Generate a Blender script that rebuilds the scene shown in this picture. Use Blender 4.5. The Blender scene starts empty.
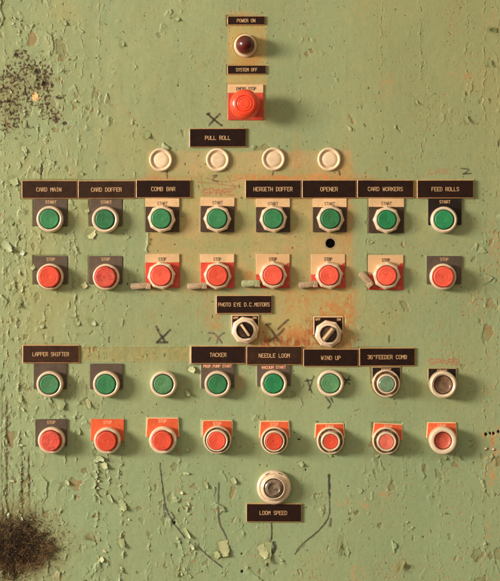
import bpy, math, random
import numpy as np
S = 0.0012                     # metres per unit; everything below is laid out in these 1.2 mm units
random.seed(7)
scene = bpy.context.scene
COL = scene.collection
def W(x, y, h=0.0): return ((x-250)*S, -h*S, (290.5-y)*S)
def lin(r, g, b):
    f = lambda c: (c/255/12.92) if c/255 <= .04045 else ((c/255+.055)/1.055)**2.4
    return (f(r), f(g), f(b))

# ------------------------------------------------------------------ materials
def mat(name, col, rough=.5, metal=0., spot=None, spot_amt=.3, spot_scale=250., bump=.15, bump_scale=900., vary=.08, spec=.5, coat=0., grime=None, grime_amt=0.):
    m = bpy.data.materials.new(name); m.use_nodes = True
    nt = m.node_tree; n = nt.nodes; L = nt.links
    b = n['Principled BSDF']
    tc = n.new('ShaderNodeTexCoord'); oi = n.new('ShaderNodeObjectInfo')
    off = n.new('ShaderNodeVectorMath'); off.operation = 'MULTIPLY_ADD'
    cx = n.new('ShaderNodeCombineXYZ')
    for k in range(3): L.new(oi.outputs['Random'], cx.inputs[k])
    off.inputs[1].default_value = (7.3, 3.1, 5.7)
    L.new(cx.outputs[0], off.inputs[0]); L.new(tc.outputs['Object'], off.inputs[2])
    def noise(sc, det=5, ro=.6):
        t = n.new('ShaderNodeTexNoise'); t.inputs['Scale'].default_value = sc
        t.inputs['Detail'].default_value = det; t.inputs['Roughness'].default_value = ro
        L.new(off.outputs[0], t.inputs['Vector']); return t
    def mix(fac, a, c2, mode='MIX'):
        x = n.new('ShaderNodeMix'); x.data_type = 'RGBA'; x.blend_type = mode
        if hasattr(fac, 'links'): L.new(fac, x.inputs[0])
        else: x.inputs[0].default_value = fac
        for s, v in ((6, a), (7, c2)):
            if hasattr(v, 'links'): L.new(v, x.inputs[s])
            else: x.inputs[s].default_value = (*v, 1)
        return x.outputs[2]
    def ramp(src, a, c2):
        r = n.new('ShaderNodeMapRange'); r.inputs[1].default_value = a; r.inputs[2].default_value = c2
        L.new(src, r.inputs[0]); return r.outputs[0]
    c = (*col,)
    v = noise(60, 4)
    out = mix(ramp(v.outputs[0], .3, .7), tuple(x*(1-vary*1.6) for x in col), tuple(min(1, x*(1+vary)) for x in col))
    if spot:
        sp = noise(spot_scale, 6, .65)
        sm = n.new('ShaderNodeMath'); sm.operation = 'MULTIPLY'; sm.inputs[1].default_value = min(1, spot_amt*2)
        L.new(ramp(sp.outputs[0], .52 + (.3-spot_amt)*.3, .68), sm.inputs[0])
        out = mix(sm.outputs[0], out, spot)
    if grime:
        gp = noise(110, 7, .7)
        gm = n.new('ShaderNodeMath'); gm.operation = 'MULTIPLY'; gm.inputs[1].default_value = grime_amt
        L.new(ramp(gp.outputs[0], .42, .66), gm.inputs[0])
        out = mix(gm.outputs[0], out, grime)
    hv = n.new('ShaderNodeHueSaturation'); vr = n.new('ShaderNodeMapRange'); vr.inputs[3].default_value = 1-vary*1.5; vr.inputs[4].default_value = 1+vary*.5
    sr = n.new('ShaderNodeMapRange'); sr.inputs[3].default_value = 1; sr.inputs[4].default_value = 1-vary*.25
    L.new(oi.outputs['Random'], vr.inputs[0]); L.new(vr.outputs[0], hv.inputs['Value']); L.new(oi.outputs['Random'], sr.inputs[0]); L.new(sr.outputs[0], hv.inputs['Saturation']); L.new(out, hv.inputs['Color']); out = hv.outputs[0]
    L.new(out, b.inputs['Base Color'])
    rn = noise(180, 5)
    rr = n.new('ShaderNodeMapRange'); rr.inputs[3].default_value = max(.05, rough-.12); rr.inputs[4].default_value = min(1, rough+.15)
    rr.inputs[1].default_value = .3; rr.inputs[2].default_value = .7
    L.new(rn.outputs[0], rr.inputs[0]); L.new(rr.outputs[0], b.inputs['Roughness'])
    b.inputs['Metallic'].default_value = metal
    b.inputs['Specular IOR Level'].default_value = spec
    b.inputs['Coat Weight'].default_value = coat; b.inputs['Coat Roughness'].default_value = .15
    bp = n.new('ShaderNodeBump'); bp.inputs['Strength'].default_value = bump; bp.inputs['Distance'].default_value = .0006
    bn = noise(bump_scale, 6, .6); L.new(bn.outputs[0], bp.inputs['Height']); L.new(bp.outputs[0], b.inputs['Normal'])
    return m

RUSTD = lin(70, 38, 20)
M = {}
M['cream'] = mat('aged_cream_metal', lin(250, 222, 192), .24, .3, spot=lin(120, 82, 54), spot_amt=.2, spot_scale=560, bump=.25, bump_scale=500, vary=.07, spec=.9, grime=lin(206, 166, 130), grime_amt=.32)
M['steel'] = mat('worn_nickel', lin(205, 186, 165), .3, .75, spot=lin(110, 70, 45), spot_amt=.25, spot_scale=420, bump=.25, vary=.12, grime=lin(130, 98, 72), grime_amt=.5)
M['plug'] = mat('cream_plug', lin(234, 206, 172), .4, 0, spot=lin(175, 135, 98), spot_amt=.2, spot_scale=300, bump=.2, vary=.08, grime=lin(206, 170, 132), grime_amt=.4)
M['green'] = mat('green_cap', lin(42, 128, 74), .45, 0, spot=lin(104, 152, 110), spot_amt=.22, spot_scale=500, bump=.45, bump_scale=1300, vary=.16, grime=lin(30, 98, 52), grime_amt=.6)
M['green_bright'] = mat('bright_green_cap', lin(20, 136, 78), .38, 0, spot=lin(90, 160, 110), spot_amt=.18, spot_scale=500, bump=.4, bump_scale=1300, vary=.15, grime=lin(14, 98, 55), grime_amt=.5)
M['green_pale'] = mat('faded_green_cap', lin(82, 140, 88), .5, 0, spot=lin(150, 175, 130), spot_amt=.25, spot_scale=420, bump=.45, bump_scale=1000, vary=.18, grime=lin(58, 112, 62), grime_amt=.6)
M['green_rust'] = mat('scuffed_green_cap', lin(40, 122, 72), .5, 0, spot=lin(96, 66, 44), spot_amt=.42, spot_scale=260, bump=.5, bump_scale=1000, vary=.16, grime=lin(84, 120, 84), grime_amt=.5)
M['green_lens'] = mat('dull_green_lens', lin(128, 158, 126), .15, 0, spot=lin(70, 116, 70), spot_amt=.3, spot_scale=170, bump=.3, bump_scale=300, vary=.2, coat=.7, grime=lin(92, 124, 88), grime_amt=.6)
M['red'] = mat('red_cap', lin(242, 76, 42), .4, 0, spot=lin(246, 136, 92), spot_amt=.2, spot_scale=480, bump=.4, bump_scale=1300, vary=.14, grime=lin(206, 54, 30), grime_amt=.5)
M['red_rust'] = mat('scuffed_red_cap', lin(220, 56, 34), .5, 0, spot=lin(100, 34, 22), spot_amt=.4, spot_scale=260, bump=.5, bump_scale=1000, vary=.14, grime=lin(236, 110, 78), grime_amt=.4)
M['red_pale'] = mat('faded_red_cap', lin(226, 92, 70), .45, 0, spot=lin(190, 72, 52), spot_amt=.35, spot_scale=260, bump=.5, bump_scale=800, vary=.18, grime=lin(238, 140, 112), grime_amt=.5)
M['red_shell'] = mat('red_mushroom', lin(244, 70, 34), .28, 0, spot=lin(250, 110, 70), spot_amt=.12, spot_scale=300, bump=.2, vary=.02, coat=.3, grime=lin(206, 50, 28), grime_amt=.4)
M['orange_plate'] = mat('orange_red_plate', lin(228, 90, 38), .45, 0, spot=lin(150, 62, 34), spot_amt=.2, spot_scale=260, bump=.25, vary=.1, grime=lin(196, 70, 34), grime_amt=.5)
M['red_plate'] = mat('red_plate', lin(216, 58, 30), .45, 0, spot=lin(232, 130, 90), spot_amt=.2, spot_scale=300, bump=.25, vary=.1, grime=lin(178, 40, 26), grime_amt=.5)
M['tan'] = mat('tan_label_metal', lin(228, 186, 138), .5, 0, spot=lin(170, 122, 78), spot_amt=.2, spot_scale=300, bump=.3, vary=.08, grime=lin(204, 160, 112), grime_amt=.4)
M['tan_dull'] = mat('worn_tan_metal', lin(178, 150, 110), .55, 0, spot=lin(120, 88, 60), spot_amt=.25, spot_scale=300, bump=.35, vary=.12, grime=lin(146, 116, 80), grime_amt=.6)
M['grey_plate'] = mat('faded_grey_plate', lin(94, 78, 66), .55, 0, spot=lin(146, 120, 96), spot_amt=.15, spot_scale=400, bump=.3, vary=.1, spec=.25, grime=lin(74, 58, 48), grime_amt=.5)
M['dark_plate'] = mat('dark_plate', lin(66, 48, 38), .5, 0, spot=lin(130, 100, 74), spot_amt=.18, spot_scale=360, bump=.3, vary=.12, spec=.25, grime=lin(90, 66, 48), grime_amt=.5)
M['black_plate'] = mat('black_plate', lin(30, 19, 14), .45, 0, spot=lin(110, 80, 54), spot_amt=.12, spot_scale=400, bump=.25, vary=.12, spec=.25)
M['engraving'] = mat('engraved_plastic', lin(34, 13, 6), .5, 0, spot=lin(96, 58, 30), spot_amt=.08, spot_scale=480, bump=.2, bump_scale=600, vary=.16, spec=.18, grime=lin(50, 24, 12), grime_amt=.4)
M['engraving_dusty'] = mat('dusty_engraved_plastic', lin(52, 28, 15), .5, 0, spot=lin(120, 80, 46), spot_amt=.12, spot_scale=420, bump=.25, bump_scale=600, vary=.16, spec=.2, grime=lin(72, 42, 24), grime_amt=.5)
M['edge'] = mat('amber_edge', lin(206, 148, 90), .45, 0, spot=lin(120, 74, 40), spot_amt=.3, spot_scale=500, bump=.2, vary=.14)
M['letter'] = mat('cream_lettering', lin(208, 162, 114), .5, 0, vary=.05, bump=.05, spot=lin(130, 88, 58), spot_amt=.28, spot_scale=600)
M['letter_dark'] = mat('dark_lettering', lin(62, 40, 30), .5, 0, vary=.1, bump=.05, spot=lin(150, 112, 80), spot_amt=.3, spot_scale=700)
M['letter_pink'] = mat('pink_lettering', lin(246, 170, 130), .5, 0, vary=.05, bump=.05, spot=lin(220, 110, 70), spot_amt=.3, spot_scale=700)
M['hole'] = mat('dark_inside', lin(28, 18, 12), .8, 0, vary=.2)  # near-black painted inside the drilled hole as its shade
M['gap'] = mat('gap_shade_brown', lin(104, 76, 56), .6, 0, vary=.2, spot=lin(180, 140, 104), spot_amt=.4)  # brown painted into gaps and grooves to stand for their shade
M['jewel'] = mat('dark_red_glass', lin(92, 14, 8), .3, 0, vary=.1, bump=.06, coat=.35, spec=.45)
M['smoke'] = mat('smoked_lens', lin(122, 98, 78), .12, 0, spot=lin(180, 156, 130), spot_amt=.3, spot_scale=160, bump=1., bump_scale=200, vary=.2, coat=.8, grime=lin(62, 42, 32), grime_amt=.85)
M['brown_lens'] = mat('dusty_brown_lens', lin(150, 112, 84), .2, 0, spot=lin(84, 56, 40), spot_amt=.35, spot_scale=200, bump=.5, bump_scale=260, vary=.2, coat=.6, grime=lin(98, 66, 46), grime_amt=.8)
M['tab_pink'] = mat('painted_tab', lin(186, 156, 120), .55, 0, spot=lin(120, 84, 60), spot_amt=.3, spot_scale=240, bump=.4, vary=.14, grime=lin(150, 118, 88), grime_amt=.7)
M['dial'] = mat('brown_dial', lin(70, 46, 30), .4, 0, spot=lin(120, 84, 52), spot_amt=.3, spot_scale=300, vary=.2, spec=.4)
M['tab_brown'] = mat('brown_grey_lever', lin(150, 122, 94), .45, 0, spot=lin(80, 56, 40), spot_amt=.3, spot_scale=240, bump=.3, vary=.14, spec=.4)
M['tab_green'] = mat('green_tab', lin(172, 172, 124), .55, 0, spot=lin(110, 126, 84), spot_amt=.4, spot_scale=240, bump=.4, vary=.14, grime=lin(150, 130, 88), grime_amt=.4)
M['flake'] = mat('curling_paint', lin(146, 156, 108), .45, 0, spot=lin(166, 156, 108), spot_amt=.25, spot_scale=200, bump=.3, vary=.1)
M['flake_pale'] = mat('pale_paint_underside', lin(172, 172, 124), .5, 0, spot=lin(160, 138, 92), spot_amt=.25, spot_scale=200, bump=.3, vary=.1)

def worn(name, paint, bare, base_h):
    """red label plate whose upper part is rubbed to bare metal"""
    m = mat(name, paint, .5, 0, spot=bare, spot_amt=.25, spot_scale=260, bump=.35, vary=.1, grime=tuple(x*.8 for x in paint), grime_amt=.4)
    nt = m.node_tree; n = nt.nodes; L = nt.links; b = n['Principled BSDF']
    src = b.inputs['Base Color'].links[0].from_socket
    tc = n.new('ShaderNodeTexCoord'); sp = n.new('ShaderNodeSeparateXYZ'); L.new(tc.outputs['Object'], sp.inputs[0])
    t = n.new('ShaderNodeTexNoise'); t.inputs['Scale'].default_value = 150; t.inputs['Detail'].default_value = 5
    L.new(tc.outputs['Object'], t.inputs['Vector'])
    a = n.new('ShaderNodeMath'); a.operation = 'MULTIPLY_ADD'; a.inputs[1].default_value = .016; L.new(t.outputs[0], a.inputs[0]); L.new(sp.outputs[2], a.inputs[2])
    x2 = n.new('ShaderNodeMath'); x2.operation = 'MULTIPLY_ADD'; x2.inputs[1].default_value = -.32; L.new(sp.outputs[0], x2.inputs[0]); L.new(a.outputs[0], x2.inputs[2])
    r = n.new('ShaderNodeMapRange'); r.inputs[1].default_value = base_h+.0075; r.inputs[2].default_value = base_h+.0095; L.new(x2.outputs[0], r.inputs[0])
    mx = n.new('ShaderNodeMix'); mx.data_type = 'RGBA'; L.new(r.outputs[0], mx.inputs[0]); L.new(src, mx.inputs[6]); mx.inputs[7].default_value = (*bare, 1)
    L.new(mx.outputs[2], b.inputs['Base Color'])
    return m
M['red_worn'] = worn('worn_red_plate', lin(214, 54, 32), lin(212, 168, 122), .0078)

# ------------------------------------------------------------------ mesh helpers
CACHE = {}
def link(name, me, parent=None, h=0.0):
    o = bpy.data.objects.new(name, me); COL.objects.link(o)
    if parent: o.parent = parent
    if h: o.location = (0, -h*S, 0)
    return o
def mesh(name, verts, faces, mats, midx=None, smooth=35):
    me = bpy.data.meshes.new(name)
    me.from_pydata([(x*S, -h*S, z*S) for x, z, h in verts], [], faces)
    for m in (mats if isinstance(mats, (list, tuple)) else [mats]): me.materials.append(m)
    if midx: me.polygons.foreach_set('material_index', midx)
    if smooth:
        me.polygons.foreach_set('use_smooth', [True]*len(me.polygons)); me.set_sharp_from_angle(angle=math.radians(smooth))
    me.update(); return me
# verts are (x, z, h): right, up, out of the wall
def lathe(key, prof, mats, seg=72, nut=None, midx=None, rot=0.):
    """prof: list of (r, h[, polygonal share]) from the outside foot to the centre"""
    if key in CACHE: return CACHE[key]
    V, F, I = [], [], []
    for p in prof:
        q = p[2] if len(p) > 2 else 0
        for k in range(seg):
            a = 2*math.pi*k/seg; r = p[0]
            if nut and q:
                d = 2*math.pi/nut; loc = ((a) % d) - d/2
                rp = r*math.cos(d/2)/math.cos(loc)*1.01
                r = r*(1-q)+rp*q
            V.append((r*math.cos(a+rot), r*math.sin(a+rot), p[1]))
    for i in range(len(prof)-1):
        for k in range(seg):
            k2 = (k+1) % seg
            F.append((i*seg+k, i*seg+k2, (i+1)*seg+k2, (i+1)*seg+k)); I.append(midx[i] if midx else 0)
    if prof[-1][0] > 1e-6:
        F.append([(len(prof)-1)*seg+k for k in range(seg)]); I.append(midx[-1] if midx else 0)
    # face orientation: outward (towards the room)
    me = mesh(key, V, F, mats, I); CACHE[key] = me; return me
def prism(name, out, h0, h1, bev, mats, edge=False, smooth=None):
    n = len(out); cx = sum(p[0] for p in out)/n; cz = sum(p[1] for p in out)/n
    xs = [p[0] for p in out]; zs = [p[1] for p in out]
    w = (max(xs)-min(xs))/2; hh = (max(zs)-min(zs))/2
    ins = [(cx+(x-cx)*(1-bev/w), cz+(z-cz)*(1-bev/hh)) for x, z in out]
    V = [(x, z, h0) for x, z in out]+[(x, z, h1-bev*.6) for x, z in out]+[(x, z, h1) for x, z in ins]
    F, I = [], []
    for l in range(2):
        for k in range(n):
            k2 = (k+1) % n; F.append((l*n+k, l*n+k2, (l+1)*n+k2, (l+1)*n+k)); I.append(1 if edge else 0)
    F.append([2*n+k for k in range(n)]); I.append(0)
    F.append([k for k in range(n)][::-1]); I.append(1 if edge else 0)
    return mesh(name, V, F, mats, I, smooth)
def rrect(x0, x1, z0, z1, r, j=0.):
    pts = []
    for cx, cz, a0 in ((x1-r, z1-r, 0), (x0+r, z1-r, 90), (x0+r, z0+r, 180), (x1-r, z0+r, 270)):
        for k in range(5):
            a = math.radians(a0+k*22.5); pts.append((cx+r*math.cos(a)+random.uniform(-j, j), cz+r*math.sin(a)+random.uniform(-j, j)))
    return pts

# ------------------------------------------------------------------ single stroke engraving alphabet (4 wide, 6 high)
G = {
'A': [[(0,0),(0,4),(2,6),(4,4),(4,0)],[(0,2.4),(4,2.4)]],
'B': [[(0,0),(0,6),(3,6),(4,5),(4,4),(3,3.1),(0,3.1)],[(3,3.1),(4,2.2),(4,1),(3,0),(0,0)]],
'C': [[(4,5),(3,6),(1,6),(0,5),(0,1),(1,0),(3,0),(4,1)]],
'D': [[(0,0),(0,6),(2.6,6),(4,4.6),(4,1.4),(2.6,0),(0,0)]],
'E': [[(4,6),(0,6),(0,0),(4,0)],[(0,3.1),(3,3.1)]],
'F': [[(4,6),(0,6),(0,0)],[(0,3.1),(3,3.1)]],
'G': [[(4,5),(3,6),(1,6),(0,5),(0,1),(1,0),(3,0),(4,1),(4,2.8),(2.4,2.8)]],
'H': [[(0,0),(0,6)],[(4,0),(4,6)],[(0,3),(4,3)]],
'I': [[(2,0),(2,6)],[(1,6),(3,6)],[(1,0),(3,0)]],
'K': [[(0,0),(0,6)],[(4,6),(0,2.6)],[(1.3,3.7),(4,0)]],
'L': [[(0,6),(0,0),(4,0)]],
'M': [[(0,0),(0,6),(2,3),(4,6),(4,0)]],
'N': [[(0,0),(0,6),(4,0),(4,6)]],
'O': [[(1,6),(3,6),(4,5),(4,1),(3,0),(1,0),(0,1),(0,5),(1,6)]],
'P': [[(0,0),(0,6),(3,6),(4,5),(4,3.8),(3,2.8),(0,2.8)]],
'R': [[(0,0),(0,6),(3,6),(4,5),(4,3.9),(3,3),(0,3)],[(2,3),(4,0)]],
'S': [[(4,5.2),(3,6),(1,6),(0,5),(0,4),(1,3.1),(3,2.9),(4,2),(4,1),(3,0),(1,0),(0,.8)]],
'T': [[(0,6),(4,6)],[(2,6),(2,0)]],
'U': [[(0,6),(0,1),(1,0),(3,0),(4,1),(4,6)]],
'V': [[(0,6),(2,0),(4,6)]],
'W': [[(0,6),(.8,0),(2,3.6),(3.2,0),(4,6)]],
'Y': [[(0,6),(2,3.2),(4,6)],[(2,3.2),(2,0)]],
'2': [[(0,5),(1,6),(3,6),(4,5),(4,4),(0,0),(4,0)]],
'3': [[(0,5.2),(1,6),(3,6),(4,5),(4,4),(3,3.1),(1.4,3.1)],[(3,3.1),(4,2.2),(4,1),(3,0),(1,0),(0,.8)]],
'6': [[(4,5.2),(3,6),(1,6),(0,5),(0,1),(1,0),(3,0),(4,1),(4,2.4),(3,3.3),(0,3.3)]],
'"': [[(1.2,6),(1.2,4.4)],[(2.8,6),(2.8,4.4)]],
'.': [[(1.8,0),(2.2,.35)]], ' ': []}
def strokes(text, cx, cz, width, height):
    n = len(text); pitch = width/(n-.3); cw = pitch*.7
    out = []
    for i, ch in enumerate(text):
        for st in G[ch]:
            out.append([(cx-width/2+i*pitch+p[0]/4*cw, cz-height/2+p[1]/6*height) for p in st])
    return out
def tubes(name, lines, r, h, m, flat=.35):
    V, F = [], []; n = 6
    parts = []
    for ln in lines:               # break every stroke at its sharp corners
        cur = [ln[0]]
        for i in range(1, len(ln)):
            cur.append(ln[i])
            if i < len(ln)-1:
                a1 = math.atan2(ln[i][1]-ln[i-1][1], ln[i][0]-ln[i-1][0]); a2 = math.atan2(ln[i+1][1]-ln[i][1], ln[i+1][0]-ln[i][0])
                if abs((a2-a1+math.pi) % (2*math.pi)-math.pi) > 1.0: parts.append(cur); cur = [ln[i]]
        parts.append(cur)
    for li, ln in enumerate(parts):
        hh = h+.012*(li % 5)
        base = len(V)
        for i, (x, z) in enumerate(ln):
            a = ln[max(0, i-1)]; b = ln[min(len(ln)-1, i+1)]
            dx, dz = b[0]-a[0], b[1]-a[1]; l = math.hypot(dx, dz) or 1; dx /= l; dz /= l
            e = 0
            if i == 0: e = -r*.6
            if i == len(ln)-1: e = r*.6
            for k in range(n):
                t = 2*math.pi*k/n
                V.append((x+dx*e-dz*math.cos(t)*r, z+dz*e+dx*math.cos(t)*r, hh+math.sin(t)*r*flat))
        for i in range(len(ln)-1):
            for k in range(n):
                k2 = (k+1) % n; F.append((base+i*n+k, base+i*n+k2, base+(i+1)*n+k2, base+(i+1)*n+k))
        F.append([base+k for k in range(n)]); F.append([base+(len(ln)-1)*n+k for k in range(n)][::-1])
    return mesh(name, V, F, m, None, 60)
def fixn(me):
    import bmesh
    bm = bmesh.new(); bm.from_mesh(me); bmesh.ops.recalc_face_normals(bm, faces=bm.faces); bm.to_mesh(me); bm.free()
def thing(name, x, y, label, cat, group=None, rot=0.):
    o = bpy.data.objects.new(name, None); o.empty_display_size = .01; COL.objects.link(o)
    o.location = W(x, y); o['label'] = label; o['category'] = cat
    if rot: o.rotation_euler = (0, math.radians(rot), 0)
    if group: o['group'] = group
    return o

# ------------------------------------------------------------------ noise
def hsh(ix, iy, s):
    h = (ix.astype(np.int64)*374761393+iy.astype(np.int64)*668265263+s*1442695041) & 0x7fffffff
    h = ((h ^ (h >> 13))*1274126177) & 0x7fffffff
    return ((h ^ (h >> 16)) & 0xffff)/65535.
def perlin(x, y, s=0):
    ix = np.floor(x); iy = np.floor(y); fx = x-ix; fy = y-iy
    u = fx*fx*fx*(fx*(fx*6-15)+10); v = fy*fy*fy*(fy*(fy*6-15)+10)
    def g(a, b):
        t = hsh(ix+a, iy+b, s)*2*np.pi
        return np.cos(t)*(fx-a)+np.sin(t)*(fy-b)
    return ((g(0,0)*(1-u)+g(1,0)*u)*(1-v)+(g(0,1)*(1-u)+g(1,1)*u)*v)*1.5
def fbm(x, y, s=0, o=4, g=.5):
    r = 0; a = 1; t = 0
    for k in range(o):
        r = r+a*perlin(x*2**k+17.3*k, y*2**k+5.1*k, s+k); t += a; a *= g
    return r/t*1.4
def sm(a, b, x):
    t = np.clip((x-a)/(b-a), 0, 1); return t*t*(3-2*t)
def voro(x, y, s=0):
    ix = np.floor(x); iy = np.floor(y)
    f1 = np.full(x.shape, 9.); f2 = np.full(x.shape, 9.); cid = np.zeros(x.shape); dx = np.zeros(x.shape); dy = np.zeros(x.shape)
    for a in (-1, 0, 1):
        for b in (-1, 0, 1):
            px = ix+a+.1+.8*hsh(ix+a, iy+b, s); py = iy+b+.1+.8*hsh(ix+a, iy+b, s+9)
            ex = x-px; ey = y-py; d = np.hypot(ex, ey)
            near = d < f1
            f2 = np.where(near, f1, np.minimum(f2, d)); f1 = np.where(near, d, f1)
            cid = np.where(near, hsh(ix+a, iy+b, s+21), cid); dx = np.where(near, ex, dx); dy = np.where(near, ey, dy)
    return f1, f2, cid, dx, dy

# ------------------------------------------------------------------ layout of plates (x0, x1, y0, y1) kept flat behind them
NAMEPL = [
 ('POWER ON', 227.5, 265, 16.3, 25.2, 18, 4.2, 'black-brown POWER ON nameplate above the dark red indicator lamp', 'engraving'),
 ('SYSTEM OFF', 227.5, 266, 65.5, 74.3, 21, 4.2, 'black-brown SYSTEM OFF nameplate above the emergency stop button', 'engraving'),
 ('PULL ROLL', 189.5, 246.3, 128.5, 147.3, 25, 5, 'dark PULL ROLL nameplate below the small black cross', 'engraving'),
 ('CARD MAIN', 22, 77.4, 180.5, 198.6, 24.5, 5, 'CARD MAIN nameplate at the left end of the upper row', 'engraving_dusty'),
 ('CARD DOFFER', 78.2, 135.2, 180.7, 198.6, 30, 5, 'CARD DOFFER nameplate, second from left in the upper row', 'engraving_dusty'),
 ('COMB BAR', 136.2, 190.8, 180, 198, 23.5, 5.2, 'COMB BAR nameplate of the upper row', 'engraving'),
 ('HERGETH DOFFER', 245.2, 301, 180, 198.3, 38.5, 5.2, 'HERGETH DOFFER nameplate of the upper row', 'engraving'),
 ('OPENER', 301.9, 356.2, 180, 198.3, 17, 5.2, 'OPENER nameplate of the upper row', 'engraving'),
 ('CARD WORKERS', 357, 413.6, 180, 198, 34.5, 5, 'CARD WORKERS nameplate of the upper row', 'engraving'),
 ('FEED ROLLS', 416.8, 473.5, 180, 198.3, 27, 5, 'FEED ROLLS nameplate at the right end of the upper row', 'engraving'),
 ('PHOTO EYE D.C.MOTORS', 216.2, 272, 295.3, 313.6, 51, 4.8, 'PHOTO EYE D.C.MOTORS nameplate above the left selector switch', 'engraving'),
 ('LAPPER SHIFTER', 22.8, 79.6, 345, 363, 36, 5, 'LAPPER SHIFTER nameplate at the left end of the lower row', 'engraving_dusty'),
 ('TACKER', 190.8, 245.7, 345.8, 363.6, 16.3, 5, 'TACKER nameplate of the lower row', 'engraving'),
 ('NEEDLE LOOM', 246.4, 302.2, 346, 364.8, 30.5, 5, 'NEEDLE LOOM nameplate of the lower row', 'engraving_dusty'),
 ('WIND UP', 303.2, 358.4, 348.8, 366.5, 19, 5, 'WIND UP nameplate below the right selector switch', 'engraving'),
 ('36"FEEDER COMB', 359.2, 415, 347.8, 366, 39, 5, '36"FEEDER COMB nameplate at the right end of the lower row', 'engraving'),
 ('LOOM SPEED', 246.3, 301.6, 503.3, 521.8, 27, 5, 'dark LOOM SPEED nameplate under the big smoked lens', 'engraving'),
]
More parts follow.
